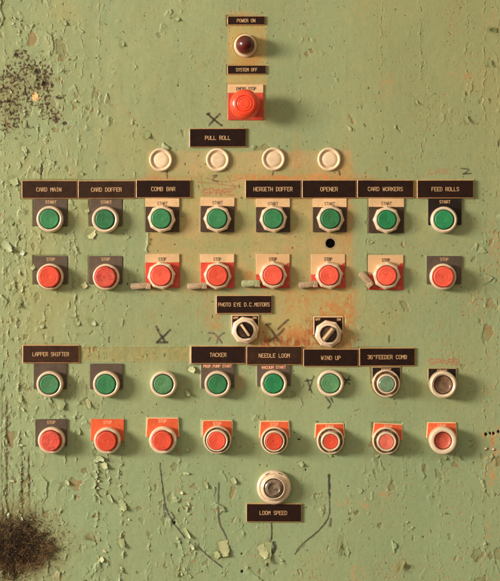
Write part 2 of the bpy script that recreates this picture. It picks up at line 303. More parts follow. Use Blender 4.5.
# buttons: kind, base x, base y, ring radius, cap radius, cap material, plate (type,x0,x1,y0,y1,text), label, rest
BT = [
 ('round', 50.8, 219.3, 13.3, 10, 'green', ('grey', 34, 67.5, 198.9, 226, 'START'), 'green START button with grey plate under the CARD MAIN nameplate'),
 ('round', 106, 219.8, 13.4, 9.8, 'green', ('grey', 89.8, 122.3, 198.9, 226, 'START'), 'green START button with grey plate under the CARD DOFFER nameplate'),
 ('nut', 162, 219, 13.9, 9.9, 'green', ('duo', 145.5, 179.3, 198.3, 232, 'START'), 'green START button in octagonal nut under the COMB BAR nameplate'),
 ('nut', 217.6, 219, 13.9, 9.9, 'green', ('duo', 200.6, 234.3, 197.6, 232, 'START'), 'green START button below the red SPARE writing, between COMB BAR and HERGETH DOFFER'),
 ('nut', 273.3, 219, 13.9, 9.9, 'green', ('duo', 256, 290, 198.6, 232, 'START'), 'green START button in octagonal nut under the HERGETH DOFFER nameplate'),
 ('nut', 330.3, 219, 13.9, 9.9, 'green', ('duo', 312.8, 346.6, 198.6, 232, 'START'), 'green START button in octagonal nut under the OPENER nameplate, above the drilled hole'),
 ('nut', 386.3, 220, 13.7, 9.5, 'green_bright', ('duo', 368.7, 403.8, 198.4, 233, 'START'), 'green START button in octagonal nut under the CARD WORKERS nameplate'),
 ('round', 443.3, 220, 13.3, 9.8, 'green_bright', ('black', 428, 461.3, 198.6, 225, 'START'), 'green START button with black plate under the FEED ROLLS nameplate'),
 ('proud', 51, 276.8, 13.3, 10.8, 'red', ('grey', 34, 67.8, 256, 284, 'STOP'), 'red STOP button at the left end of the upper stop row'),
 ('proud', 106.8, 277, 13.3, 10.6, 'red_rust', ('grey', 89.2, 122.4, 256, 284, 'STOP'), 'scuffed red STOP button, second from left in the upper stop row'),
 ('nut', 161.8, 275.6, 14, 10.4, 'red', ('duored', 145.6, 179.7, 254, 287.7, 'STOP'), 'red STOP button below the COMB BAR start button, pink-tan tab at its left'),
 ('nut', 217.8, 275.7, 14, 10.4, 'red', ('duored', 200.7, 234.3, 254, 288, 'STOP'), 'red STOP button below the unnamed start button, above left of PHOTO EYE'),
 ('nut', 273.2, 275.2, 14, 10, 'red', ('worn', 256, 289.6, 254, 288, 'STOP'), 'red STOP button below HERGETH DOFFER, with a greenish tab at its left'),
 ('nut', 329, 275.4, 14, 10, 'red', ('worn', 311, 345, 254, 287.8, 'STOP'), 'red STOP button with worn plate directly below the drilled hole'),
 ('nut', 386.3, 275.6, 14, 10, 'red', ('worn', 368.2, 403.2, 255, 289.8, 'STOP'), 'red STOP button below CARD WORKERS, with a slanting tab at its left'),
 ('proud', 442.4, 276.8, 13.3, 10.5, 'red', ('grey', 426.6, 461, 256, 284, 'STOP'), 'bright red STOP button at the right end of the upper stop row'),
 ('round', 50.8, 383.8, 13.3, 9.9, 'green_rust', ('grey', 33.8, 67, 363.3, 389, ''), 'scuffed green button with brown marks under the LAPPER SHIFTER nameplate'),
 ('round', 107, 383.7, 13.3, 9.9, 'green', ('grey', 90.2, 123, 363.6, 389, ''), 'green button with grey plate right of the LAPPER SHIFTER button'),
 ('round', 164, 383.7, 13.3, 9.9, 'green_pale', None, 'pale green button without a plate, between the LAPPER SHIFTER and TACKER columns'),
 ('round', 217.9, 383.5, 13.2, 9.8, 'green', ('grey', 201.2, 234.4, 363.9, 388, 'PROP.PUMP START'), 'green button with grey plate under the TACKER nameplate'),
 ('round', 273.8, 383, 13.3, 9.8, 'green_bright', ('grey', 257.2, 290.6, 365.1, 386, 'VACUUM START'), 'bright green button with grey plate under the NEEDLE LOOM nameplate'),
 ('round', 330.2, 382.8, 13.4, 9.8, 'green_pale', None, 'pale green button without a plate, ringed by black scribbles below WIND UP'),
 ('tall', 385.8, 383, 13.8, 8.1, 'green_lens', ('blackrim', 371.6, 401, 366.4, 382.5, 'START'), 'dull green recessed lens button below the 36"FEEDER COMB nameplate'),
 ('sunk', 442.2, 384, 13.7, 9.6, 'brown_lens', ('blackrim', 427.4, 456.5, 367.6, 382, 'START'), 'brown dead lens button under the red SPARE writing at the right'),
 ('proud', 52.4, 439.8, 13.5, 10.3, 'red_rust', ('grey', 35.6, 67.2, 419, 446, 'STOP'), 'scuffed red STOP button with grey plate at the left end of the bottom row'),
 ('proud', 108, 440, 13.5, 10.1, 'red', ('orange', 91, 124, 419, 441, 'STOP'), 'red STOP button with square-cornered orange plate, second from left in the bottom row'),
 ('proud', 163.4, 439.6, 13.8, 9.9, 'red', ('orangerim', 146.8, 178.5, 417.4, 437, 'STOP'), 'red STOP button with tapered orange plate, third from left in the bottom row'),
 ('tall', 217.6, 439.2, 14, 9.3, 'red', ('orangewrap', 202, 232.6, 420, 437, 'STOP'), 'red STOP button with rounded orange plate, fourth from left in the bottom row'),
 ('tall', 274.4, 439.8, 13.7, 8.9, 'red', ('orangerim', 260, 289, 420.6, 438, 'STOP'), 'red STOP button in double ring, straight above the big smoked lens'),
 ('tallw', 330.2, 440, 13.7, 7.7, 'red', ('orangerim', 315.4, 344, 423, 438, 'STOP'), 'small red STOP button in wide cream rings, third from right in the bottom row'),
 ('tallw', 385.6, 440.2, 13.7, 7.8, 'red_pale', ('orangerim', 372.6, 401.4, 423, 439, 'STOP'), 'slightly tilted pale red STOP button, second from right in the bottom row'),
 ('sunk', 442, 439.6, 13.8, 8.9, 'red_pale', ('orangerim', 427, 456, 422, 438, 'STOP'), 'faded pinkish red sunken STOP button at the right end of the bottom row'),
]
ROT = {30: 4}
FLAT = [(n[1], n[2], n[3], n[4]) for n in NAMEPL]+[tuple(b[6][1:5]) for b in BT if b[6]]+[(228, 263.4, 84.4, 119.8), (231, 258.6, 314.5, 330), (314, 344, 316, 333)]
DISC = [(b[1], b[2], b[3]) for b in BT]+[(161, 160, 11.6), (217.8, 160, 11.6), (273.5, 159.2, 11.6), (329.2, 159.4, 11.6), (245.6, 45.8, 11.4), (245.2, 330, 13.7), (328.3, 333.5, 13.7), (274, 487, 17)]

# ------------------------------------------------------------------ the steel panel
FL = [(222, 541, 11, 16, -75, 3.2, 1), (214, 556, 7, 7, 20, 3.5, 0), (260, 545, 8, 15, -62, 4, 1), (268, 541, 7, 22, -90, 4.5, 0), (404, 560, 5, 12, -120, 5, 1), (409, 568, 5, 7, 150, 4, 0), (2, 240, 7, 16, -50, 4.5, 0), (22, 296, 5, 13, -108, 4.5, 0),
      (60, 397, 9, 13, -85, 2.8, 0), (87, 399, 4, 10, -70, 3, 1), (88, 231, 10, 9, -40, 2, 1), (96, 458, 5, 9, -10, 3, 0), (103, 463, 6, 7, -60, 3.5, 1), (94, 535, 6, 9, 200, 3.5, 1), (121, 536, 6, 12, -80, 4, 0), (120, 500, 6, 12, -60, 3.8, 0), (99, 558, 5, 6, -30, 3, 1),
      (108, 495, 4, 9, -60, 3, 0), (122, 565, 5, 8, -100, 3.5, 0), (148, 132, 6, 7, -100, 3, 0), (176, 16, 5, 6, -60, 2.5, 0), (80, 178, 5, 6, 60, 2.5, 0), (84, 205, 6, 9, -60, 2.4, 0), (70, 206, 4, 6, -20, 2, 0), (75, 99, 3, 4, -80, 2.5, 1), (12, 218, 6, 8, -100, 3, 0), (18, 250, 6, 8, -30, 2.6, 0),
      (30, 262, 5, 9, -60, 2.6, 0), (8, 283, 6, 7, -80, 2.5, 0), (12, 177, 8, 10, -60, 2.5, 0), (81, 281, 6, 9, -50, 2.6, 1), (77, 318, 5, 8, -80, 2.2, 0), (90, 320, 5, 8, -40, 2.2, 0), (186, 390, 4, 7, -60, 2.6, 0), (189, 368, 6, 7, -30, 2.2, 1), (458, 452, 5, 8, -95, 3.2, 0), (444, 455, 6, 5, -90, 2, 0),
      (184, 528, 4, 12, -60, 3.2, 0), (178, 568, 4, 9, -100, 3, 0), (190, 545, 4, 6, -40, 2.5, 0), (342, 535, 3.5, 15, -100, 3, 0), (466, 116, 3.5, 8, -80, 2.6, 0), (416, 100, 2, 5, -80, 2, 1), (78, 428, 4, 7, -80, 2, 0), (66, 480, 4, 6, -60, 2.4, 0), (20, 395, 4, 8, -80, 2.5, 0), (40, 322, 5, 7, -60, 2.4, 0), (376, 452, 5, 5, -70, 2, 0),
      (344, 548, 4, 8, -110, 3, 0), (232, 478, 5, 7, -60, 2.2, 0), (205, 482, 4, 7, -70, 2, 0), (300, 462, 5, 5, -60, 2.2, 0), (330, 452, 4, 5, -80, 2, 0), (497, 30, 5, 8, 180, 2.4, 0), (490, 60, 4, 7, -100, 2, 0), (370, 240, 3, 4, -60, 1.8, 0), (122, 40, 4, 7, -80, 2, 0), (64, 20, 4, 6, -70, 1.8, 0), (25, 120, 4, 8, -90, 2.4, 0), (22, 145, 5, 9, -60, 2.4, 0)]
def axis(a, b, step, far0, far1):
    c = list(np.arange(a, b+1e-6, step)); s = step; x = a; L = []
    while x > far0: s = min(s*1.3, 10); x -= s; L.append(x)
    s = step; x = c[-1]; R = []
    while x < far1: s = min(s*1.3, 10); x += s; R.append(x)
    return np.array(L[::-1]+c+R)
def build_panel():
    ax = axis(-6, 506, .6, -380, 880); ay = axis(-6, 587, .6, -380, 960)
    nx, ny = len(ax), len(ay)
    X, Y = np.meshgrid(ax, ay)
    wx = X+5*fbm(X/22, Y/22, 3, 4)+1.3*fbm(X/4, Y/4, 4, 3, .6); wy = Y+5*fbm(X/22, Y/22, 13, 4)+1.3*fbm(X/4, Y/4, 14, 3, .6)
    left0 = sm(260, 60, X)
    H = 1.6*fbm(X/140, Y/170, 40, 2)+.2*fbm(X/26, Y/34, 41, 3)*(.5+left0)+.05*fbm(X/6, Y/9, 42, 3)+.012*fbm(X/1.6, Y/2, 43, 2)
    # density of peeling
    left = sm(150, 20, X); botc = np.exp(-((X-185)/80)**2)*sm(440, 520, Y); botr = .42*sm(300, 420, X)*sm(420, 520, Y)
    upr = .25*sm(440, 500, X)
    dens = np.clip(.46*left+.36*botc+.5*botr+.5*upr-.02+.42*fbm(X/50, Y/70, 60, 3), 0, 1)
    tanbox = sm(146, 149, X)*sm(353, 350, X)*sm(149, 153, Y)*sm(352, 344, Y)
    dens = dens*(1-.7*tanbox)
    miss = np.zeros_like(X)        # where the top coat has gone
    # chips
    for (sx, sy, seed, amp, thr) in ((9, 14, 70, 1.3, .86), (5.5, 8, 80, .8, .78), (3.2, 4.6, 90, .45, .72), (17, 28, 95, 1.2, .95)):
        f1, f2, cid, dx, dy = voro(wx/sx+3, wy/sy+5, seed)
        th = cid*37.7 % 6.283
        pick = (cid > (thr+(1-thr)*(1-dens)*.9)) & (dens > .12)
        t = np.clip(.5+.75*(dx*np.cos(th)+dy*np.sin(th)), 0, 1)
        H = H+np.where(pick, amp*t**2.6*(.4+1.2*(cid*91 % 1)), 0)
        gone = (hsh(np.floor(cid*65535), np.zeros_like(cid), 5) > .8) & pick & (sx < 12)
        H = np.where(gone, H-amp*t**2.6*(.4+1.2*(cid*91 % 1))-.4, H)
        miss = np.maximum(miss, np.where(gone, .7, 0))
        # hairline cracks between cells
        cr = sm(.05, .0, f2-f1)*sm(.4, .8, dens+.25*fbm(X/30, Y/30, seed+1, 2))
        H -= .35*cr*(sx < 12)
    # long vertical splits: (x, y0, y1, height)
    rng = np.random.RandomState(4)
    CR = [(4, -400, 900, .9), (9, 60, 591, .8), (20, 150, 700, 1.5), (26, 40, 420, 1.1), (41, 30, 260, 1.), (43, 300, 620, .7), (50, -80, 180, .8), (64, -30, 130, .8), (76, 180, 470, .9),
          (82, 20, 190, .7), (99, -60, 175, 1.0), (96, 420, 640, 1.6), (108, 440, 640, .9), (122, 430, 640, 1.9), (103, 300, 430, .6), (66, 440, 640, .8), (135, 60, 200, .6), (148, 190, 262, 1.5), (150, 450, 640, .7),
          (70, 215, 350, .8), (33, 420, 560, .7), (127, 190, 330, .6), (180, 455, 640, 1.), (188, 500, 600, 1.3), (241, 0, 30, .6), (301, 460, 640, .6), (349, 500, 640, .9), (404, 440, 600, .7), (421, 0, 160, .8),
          (428, 60, 150, .8), (468, -40, 120, .7), (472, 420, 640, .7), (485, -60, 620, .8), (497, 0, 400, .7), (366, 200, 330, .5), (300, 20, 120, .4), (381, 0, 150, .5), (440, 450, 640, .6), (226, 540, 600, .9), (205, 480, 560, .6), (-25, -300, 800, 1.), (-60, -300, 800, 1.), (530, -200, 800, .9), (570, -200, 800, .9)]
    for i, (x0, y0, y1, amp) in enumerate(CR):
        amp *= .55 if x0 > 300 else (.85 if x0 < 90 else 1)
        xc = x0+4.5*fbm(ay/38, ay*0+i, 100+i, 2)+1.7*fbm(ay/6, ay*0+i, 130+i, 3)+1.0*fbm(ay/2.2, ay*0+i, 131+i, 3, .6)
        A = amp*np.clip(fbm(ay/9, ay*0+i*3.3, 160+i, 4, .6)*2.4+.45, 0, 1.9)*sm(y0-8, y0+12, ay)*sm(y1+8, y1-12, ay)
        side = fbm(ay/9, ay*0+i*1.7, 190+i, 2)
        wl = .55+1.7*np.abs(fbm(ay/6, ay*0+i, 220+i, 2))
        gp = np.clip(.35+1.6*fbm(ay/7, ay*0+i, 230+i, 2), .2, 2.2)
        ii = np.where(np.abs(ax-x0) < 26)[0]
        if len(ii) == 0: continue
        sl = slice(ii[0], ii[-1]+1)
        D = X[:, sl]-xc[:, None]
        Lp = np.where(D < 0, np.exp(D/wl[:, None]), 0); Rp = np.where(D > gp[:, None], np.exp(-(D-gp[:, None])/(wl[:, None]*.9)), 0)
        near = np.abs(D) < 14
        H[:, sl] = H[:, sl]+near*(A[:, None]*Lp*np.clip(.75+side, 0.1, 1.3)[:, None]+.7*A[:, None]*Rp*np.clip(.65-side, 0, 1.2)[:, None])
        g = (D >= 0) & (D <= gp[:, None]) & (A[:, None] > .1)
        H[:, sl] = np.where(g, H[:, sl]-.3, H[:, sl]); miss[:, sl] = np.maximum(miss[:, sl], np.where(g, np.clip(A, 0, .8)[:, None], 0))
    # drilled plate edge steps
    H += .7*np.exp(-np.abs(X-148-1.2*fbm(Y/9, Y*0, 300, 3))/1.0)*sm(193, 198, Y)*sm(262, 240, Y)
    # quiet zones under the fittings
    keep = np.ones_like(X)
    for x0, x1, y0, y1 in FLAT:
        keep *= 1-sm(x0-1.6, x0-.2, X)*sm(x1+1.6, x1+.2, X)*sm(y0-1.6, y0-.2, Y)*sm(y1+1.6, y1+.2, Y)
    for cx, cy, r in DISC:
        keep *= 1-sm(r+1.5, r, np.hypot(X-cx, Y-cy))
    H = H*keep+(1-keep)*np.minimum(H, .12)*.5
    # holes
    Rh = np.hypot(X-330.3, Y-243.3); H = np.where(Rh < 5.0, -14, H); keep = np.where(Rh < 7, 0, keep)
    small = [(486, 434.4, 1.7), (490.2, 433.2, 1.4), (493.6, 433.4, 1.6), (498.4, 431.6, 1.6), (174.5, 522.8, 1.6), (242.3, 571.3, 1.5), (242, 553.7, 1.0), (306, 470, .9), (299, 439.5, 1.3), (52.7, 71, 0.8)]
    hole = np.zeros_like(X)
    for cx, cy, r in small:
        d = np.hypot((X-cx)*(.75 if (cx, cy) == (299, 439.5) else 1), (Y-cy)*(2 if (cx, cy) == (299, 439.5) else 1)*.85)+.35*fbm(X/1.5, Y/1.5, 77, 2)
        hole = np.maximum(hole, sm(r, r-.7, d))
    H -= 2.2*hole
    # ---- colour
    def C(r, g, b): return np.array(lin(r, g, b))
    col = np.empty(X.shape+(3,)); col[:] = C(146, 154, 111)
    def mixc(mask, c):
        nonlocal col
        m = np.clip(mask, 0, 1)[..., None]; col = col*(1-m)+C(*c)*m
    n1 = fbm(X/90, Y/120, 200, 4); n2 = fbm(X/18, Y/26, 201, 4); n3 = fbm(X/3.2, Y/4.4, 202, 3); n4 = fbm(X/45, Y/16, 203, 3)
    mixc(sm(-.1, .6, n1+.25*n2)*.75, (139, 154, 114))
    mixc(sm(.1, .7, -n1+.3*n2)*.6, (157, 153, 103))
    mixc(sm(.0, .8, np.abs(n2)*1.5)*.2, (166, 164, 116))
    mixc(sm(.25, .7, fbm(X/12, Y/18, 215, 5, .65))*.3, (160, 134, 84)); mixc(sm(.3, .75, fbm(X/9, Y/14, 216, 5, .65))*.3, (118, 118, 72)); mixc(sm(.35, .8, fbm(X/4, Y/5, 217, 4, .6)+.3*n1)*.35, (172, 144, 96))
    mixc(sm(300, 480, Y)*.5, (135, 155, 117))
    mixc(sm(.1, .6, n3)*.1, (128, 134, 86)); mixc(sm(.1, .6, -n3)*.09, (168, 174, 126)); mixc(sm(260, 40, Y)*sm(230, 420, X)*.45, (152, 149, 100))
    streak = fbm(X/2.6, Y/60, 204, 4); mixc(sm(.15, .7, streak)*.22*sm(-.3, .4, n1+.2), (134, 128, 80))
    # faded rectangle left by a removed plate
    ed = 1.4*fbm(X/7, Y/7, 205, 3)
    box = sm(146.5, 148.5, X+ed*.5)*sm(354, 350, X+ed)*sm(148.5, 152.5, Y+ed*2)*sm(296, 286, Y+7*n2+4*ed)
    rc = sm(0, 5, np.hypot(np.maximum(0, 156-X), np.maximum(0, 160-Y))-7); rc2 = sm(0, 5, np.hypot(np.maximum(0, X-346), np.maximum(0, 158-Y))-7)
    box = box*(1-rc)*(1-rc2)
    edg = np.exp(-np.minimum(np.minimum(np.abs(X-352), np.abs(Y-150)), np.abs(Y-290))/9)
    box = box*(1-edg*sm(-.25, .35, fbm(X/9, Y/9, 231, 5, .65))*.85)
    mixc(box*(.85+.3*n2), (173, 152, 99)); mixc(box*sm(.1, .7, n4+.3*n3)*.35, (144, 148, 94)); mixc(box*sm(.05, .6, -n4+.4*n2)*.45, (190, 160, 112)); mixc(box*sm(.0, .5, fbm(X/30, Y/24, 220, 5, .6)+.12)*.55, (148, 152, 100)); mixc(box*sm(280, 350, X+14*n2)*(.4+.5*n4), (176, 140, 88)); mixc(box*sm(.2, .6, fbm(X/3, Y/3.6, 221, 4, .65))*.35, (150, 112, 66))
    mixc(box*sm(178, 150, Y)*.35, (190, 158, 116))
    box2 = sm(266, 274, X+4*n2)*sm(356, 350, X+2*ed)*sm(284, 292, Y)*sm(350, 344, Y); box2 = np.maximum(box2, sm(236, 262, X+6*n2)*sm(356, 350, X+ed)*sm(312, 318, Y)*sm(352, 346, Y))
    mixc(box2*(.75+.3*n2), (178, 158, 100)); 
    def blob(cx, cy, rx, ry, w=.5): return np.exp(-(((X-cx)/rx)**2+((Y-cy)/ry)**2))*(1+w*2*(n2+.6*n3))
    orange, deep, tan = (184, 126, 70), (150, 80, 38), (186, 164, 112)
    rn = fbm(X/5, Y/6, 206, 5, .65); rv = fbm(X/3.5, Y/22, 230, 4, .6)
    for (cx, cy, rx, ry, a, c) in [(330, 322, 24, 20, 1.1, (180, 128, 72)), (296, 338, 18, 8, 1.3, orange), (311, 334, 7, 12, .8, deep), (352, 338, 6, 14, .7, deep), (330, 309, 16, 6, .9, (190, 126, 72)), (274, 338, 28, 9, 1.5, orange), (280, 343, 24, 5, 1.3, deep), (290, 343, 14, 6, .8, deep),
                                  (236, 300, 40, 5, .3, tan), (150, 186, 9, 9, .6, orange), (170, 178, 26, 2.2, .8, (180, 120, 80)), (273, 177.2, 30, 2.6, 1.6, (204, 116, 56)), (329, 177.2, 28, 2.6, 1.5, (204, 118, 58)), (301, 175, 40, 6, .5, (196, 150, 96)),
                                  (250, 276, 6, 5, .8, orange), (272, 291, 20, 3, .6, orange), (330, 291, 20, 3.5, .6, orange), (217, 291, 20, 2.5, .45, orange), (163, 290, 22, 2.5, .45, tan), (306, 287, 6, 4, .5, orange), (193, 282, 5, 4, .5, orange),
                                  (247, 118, 20, 6, .4, tan), (206, 374, 10, 20, .0, tan), (240, 383, 5, 10, .5, orange), (343, 300, 9, 22, 1.1, orange), (349, 325, 5, 22, 1., orange), (318, 344, 30, 3.5, 1., deep), (346, 215, 7, 60, .75, (176, 132, 80)), (349, 290, 5, 50, .6, (170, 118, 66)), (312, 330, 6, 16, .9, deep), (296, 160, 9, 16, .35, orange), (345, 168, 8, 12, .5, orange), (190, 300, 30, 8, .25, tan), (290, 262, 5, 24, .3, orange), (300, 300, 26, 6, .5, orange), (216, 322, 6, 12, .6, orange), (348, 270, 5, 20, .5, tan), (262, 300, 0.1, .1, 0, tan), (285, 305, 8, 14, .6, orange), (208, 306, 6, 18, .35, orange)]:
        if a and rx > 1: mixc(a*blob(cx, cy, rx, ry, .6)*sm(-.6, .3, rn+.7*rv)*.92, c)
    # strip behind the lamp and the stop button
    strip = sm(226.5, 228.5, X+ed*.4)*sm(267.5, 265, X+ed*.4)*sm(24, 26, Y)*sm(123, 119, Y+ed)
    mixc(strip*(.8+.3*n2), (180, 158, 98)); mixc(strip*sm(-.1, .6, rn)*.7, (190, 140, 74)); mixc(blob(249, 60, 12, 6, .4)*.8, (186, 126, 58)); mixc(blob(240, 14, 14, 3)*.6, (190, 150, 96))
    # residue of a lost nameplate
    s2 = sm(78, 82, X)*sm(191.5, 190, X)*sm(345.6, 347.6, Y+ed*.4)*sm(362.5, 360.8, Y+ed*.4)
    mixc(s2*(.55+.3*n2), (150, 138, 84)); mixc(s2*sm(.0, .5, rn)*.35, (186, 164, 106)); mixc(s2*sm(189, 191, X+.4*ed)*.8, (216, 180, 130))
    H += keep*s2*(.15*rn+.5*np.exp(-((Y-346.6-ed*.3)/.7)**2)+.35*np.exp(-((Y-361.8+ed*.3)/.7)**2))
    mixc(sm(413, 415, X)*sm(418, 416.5, X)*sm(180, 182, Y)*sm(199, 197, Y)*.7, (176, 146, 70))
    # bared primer under lost chips
    mixc(miss*(.45+.4*sm(-.2, .4, n2)), (118, 102, 62)); mixc(miss*sm(.15, .5, n1+n2)*.5, (170, 134, 88)); mixc(miss*sm(90, 10, X)*sm(.0, .5, -n2)*.6, (112, 92, 60))
    for (fx, fy, fw, fl_, fa, lift, _) in FL:  # dark patch per flake: bared primer with the flake's shade painted in
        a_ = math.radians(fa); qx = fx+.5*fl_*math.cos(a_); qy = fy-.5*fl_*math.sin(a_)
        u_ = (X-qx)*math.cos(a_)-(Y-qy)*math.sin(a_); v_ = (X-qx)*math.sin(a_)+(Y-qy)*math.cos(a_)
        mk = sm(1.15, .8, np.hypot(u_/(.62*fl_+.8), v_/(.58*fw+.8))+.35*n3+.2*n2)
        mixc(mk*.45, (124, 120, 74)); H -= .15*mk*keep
    # rust freckles
    fr = fbm(X/2.4, Y/3.2, 207, 4); cl = fbm(X/34, Y/46, 208, 3)
    rightm = .25+.75*sm(300, 470, X)+.5*sm(450, 560, Y)*sm(60, 200, X)+.35*np.exp(-((X-240)/90)**2)
    mixc(sm(.43, .6, fr+.35*cl)*np.clip(rightm, 0, 1)*.5, (176, 142, 92)); mixc(sm(.5, .66, fr*.9+.45*cl)*np.clip(rightm, 0, 1)*.45, (150, 118, 72))
    for (cx, cy, rx, ry, a) in [(493, 443, 12, 14, .9), (492, 474, 8, 12, .8), (488, 535, 3, 14, .6), (384, 492, 7, 5, .9), (365, 503, 5, 6, .8), (341, 503, 7, 3, .9), (359, 575, 7, 9, .9), (396, 570, 4, 8, .8), (466, 75, 16, 12, .5), (454, 30, 5, 9, .5), (495, 245, 8, 30, .6), (387, 90, 9, 12, .6),
                                (490, 15, 10, 12, .45), (362, 10, 4, 8, .5), (60, 578, 6, 5, .7), (217, 205, 0.1, 1, 0), (490, 390, 8, 30, .45), (477, 305, 12, 10, .4), (378, 165, 14, 6, .3)]:
        if rx > 1: mixc(a*blob(cx, cy, rx, ry, .6)*sm(-.15, .3, rn), (186, 146, 98)); mixc(a*blob(cx, cy, rx*.8, ry*.8, .6)*sm(.18, .5, rn)*.7, (168, 120, 74))
    # dark corrosion splatter upper left
    sp = fbm(X/3.4, Y/2.8, 209, 5, .62)+.35*fbm(X/13, Y/10, 210, 2)
    spm = np.clip(np.exp(-(((X-38)/17)**2+((Y-80)/15)**2))+.8*np.exp(-(((X-8)/12)**2+((Y-100)/34)**2))+.7*np.exp(-(((X-55)/9)**2+((Y-116)/9)**2))+.6*np.exp(-(((X-22)/9)**2+((Y-55)/9)**2))+.45*np.exp(-(((X-30)/34)**2+((Y-95)/46)**2)), 0, 1)
    mixc(sm(.35, .9, sp*.5+spm)*.5, (118, 100, 62)); spk = sm(.53, .67, sp*.85+np.clip(spm*1.1, 0, .8)*.62); mixc(spk*.9, (70, 48, 30)); H -= spk*.5*keep
    for (px, py, rx, ry) in [(9, 101.5, 4.4, 1.6), (65, 123.5, 2.8, 1.9), (16.5, 55, 2.4, 2), (57.5, 119, 3, 1.4), (60, 98, 4, 1.1), (48, 104, 2.4, 1.5), (3, 77, 1.5, 1.2), (45, 84, 5, 2.2), (38, 71, 3.4, 2.6), (42, 170, 1.4, 5)]:
        mk = sm(1.25, .7, ((X-px)/rx)**2+((Y-py)/ry)**2+.7*fbm(X/2, Y/2, 81, 2)); mixc(mk*.9, (54, 34, 22)); H -= mk*.5*keep
    bare = sm(1.0, .5, ((X-35.5)/4.2)**2+((Y-97)/4.6)**2+1.1*fbm(X/1.8, Y/1.8, 83, 3)); mixc(bare, (238, 190, 128)); H -= bare*.3
    # grime under the fluff clump and its runs
    d = np.hypot((X-14)/44, (Y-546)/34)+.30*n2+.2*n3; mixc(sm(1.25, .55, d)*.92, (72, 50, 28)); mixc(sm(1.6, 1.0, d)*.4, (128, 108, 66))
    for rx, y0, y1, w, a in [(7, 400, 530, 1.8, .95), (22, 440, 530, 1.3, .8), (29, 452, 496, 1.3, 1.1), (13, 470, 530, 1., .6), (36, 500, 530, 1., .6), (29, 493, 525, 2.2, .5), (2, 380, 540, 1.5, .6), (44, 500, 530, 1, .3), (4.5, 330, 345, 1.5, .6), (20, 350, 420, 1.2, .5)]:
        xr = rx+1.5*fbm(Y/14, Y*0, 310+int(rx), 2)
        mixc(a*sm(w, w*.3, np.abs(X-xr)+.8*n3)*sm(y0-5, y0+8, Y)*sm(y1+3, y1-3, Y)*sm(-.5, .2, rn+.2), (84, 64, 38))
    # holes painted near black as shade inside, brown stain round the drilled one
    mixc(hole, (24, 14, 8)); mixc(sm(5.5, 5.1, Rh), (26, 16, 10)); mixc(sm(7.5, 5.5, Rh)*sm(-.3, .3, rn)*.4, (120, 92, 56))
    # ---- pen marks
    def pen(lines, w, c, a=.9, dry=.35, jit=.5, smooth=True):
        for i, ln in enumerate(lines):
            if smooth and len(ln) > 2:
                P = [ln[0]]+list(ln)+[ln[-1]]; o2 = []
                for k in range(1, len(P)-2):
                    for q in range(6):
                        t = q/6; o2.append(tuple(.5*(2*P[k][e]+(P[k+1][e]-P[k-1][e])*t+(2*P[k-1][e]-5*P[k][e]+4*P[k+1][e]-P[k+2][e])*t*t+(3*P[k][e]-P[k-1][e]-3*P[k+1][e]+P[k+2][e])*t**3) for e in (0, 1)))
                ln = o2+[ln[-1]]
            xs = [p[0] for p in ln]; ys = [p[1] for p in ln]
            sel = (ax > min(xs)-4) & (ax < max(xs)+4); sly = (ay > min(ys)-4) & (ay < max(ys)+4)
            ii = np.where(sel)[0]; jj = np.where(sly)[0]
            if len(ii) == 0: continue
            sl = (slice(jj[0], jj[-1]+1), slice(ii[0], ii[-1]+1))
            x = X[sl]+jit*n3[sl]*1.2; y = Y[sl]+jit*n2[sl]*.8; dm = np.full(x.shape, 99.)
            for (p, q) in zip(ln[:-1], ln[1:]):
                vx, vy = q[0]-p[0], q[1]-p[1]; t = np.clip(((x-p[0])*vx+(y-p[1])*vy)/(vx*vx+vy*vy+1e-9), 0, 1)
                dm = np.minimum(dm, np.hypot(x-p[0]-t*vx, y-p[1]-t*vy))
            m = sm(w+.35, w-.35, dm)*a*(1-dry*sm(.0, .5, n3[sl]+.5*rn[sl]))*keep[sl]
            m = m[..., None]; col[sl] = col[sl]*(1-m)+C(*c)*m
    K = (58, 50, 42)
    pen([[(207.5, 114), (213, 118.8), (221.5, 125.5)], [(220, 114), (214, 119.5), (209.5, 125)], [(207, 114.4), (209, 113.6)]], 1.0, (48, 38, 30), .92)
    pen([[(156.5, 327), (160, 334), (165, 341)], [(170, 330), (163, 337), (157, 342)], [(157, 342.5), (167, 342.3)]], 1.25, K, .92)
    pen([[(209, 333), (215, 334), (222, 343)], [(224, 333), (219, 337), (217, 343)], [(210, 338), (209, 341)]], .9, (76, 70, 60), .8); pen([[(216, 336), (218, 339)]], 1.3, (176, 92, 84), .5)
    pen([[(267, 325), (272, 331), (279, 341)], [(284, 329), (278, 335), (270, 341)], [(266, 325), (270, 324)], [(278, 329), (288, 320)]], 1.2, (70, 54, 36), .85)
    pen([[(307, 379), (312, 393)], [(314, 376), (309, 390)], [(305, 381), (312, 380)], [(343, 377), (349, 384)], [(350, 376), (344, 385)], [(345, 380), (350, 380)], [(326, 397), (331, 404), (328, 408)], [(331, 398), (333, 402)]], .9, (56, 50, 42), .85)
    pen([[(160, 463), (162, 482), (166, 507), (172, 520), (180, 531), (185, 538)]], .75, (66, 60, 52), .95, dry=.2); pen([[(164, 505), (165.5, 516)]], 1.5, (74, 68, 62), .8); pen([[(195, 543.5), (205, 553), (222, 567)]], .75, (66, 58, 48), .9)
    pen([[(219, 483), (218.4, 505), (219.5, 522), (223, 530), (227, 539)]], .8, (72, 66, 54), .9); pen([[(218.6, 512), (219.6, 523), (224, 532)]], 1.1, (80, 74, 60), .7)
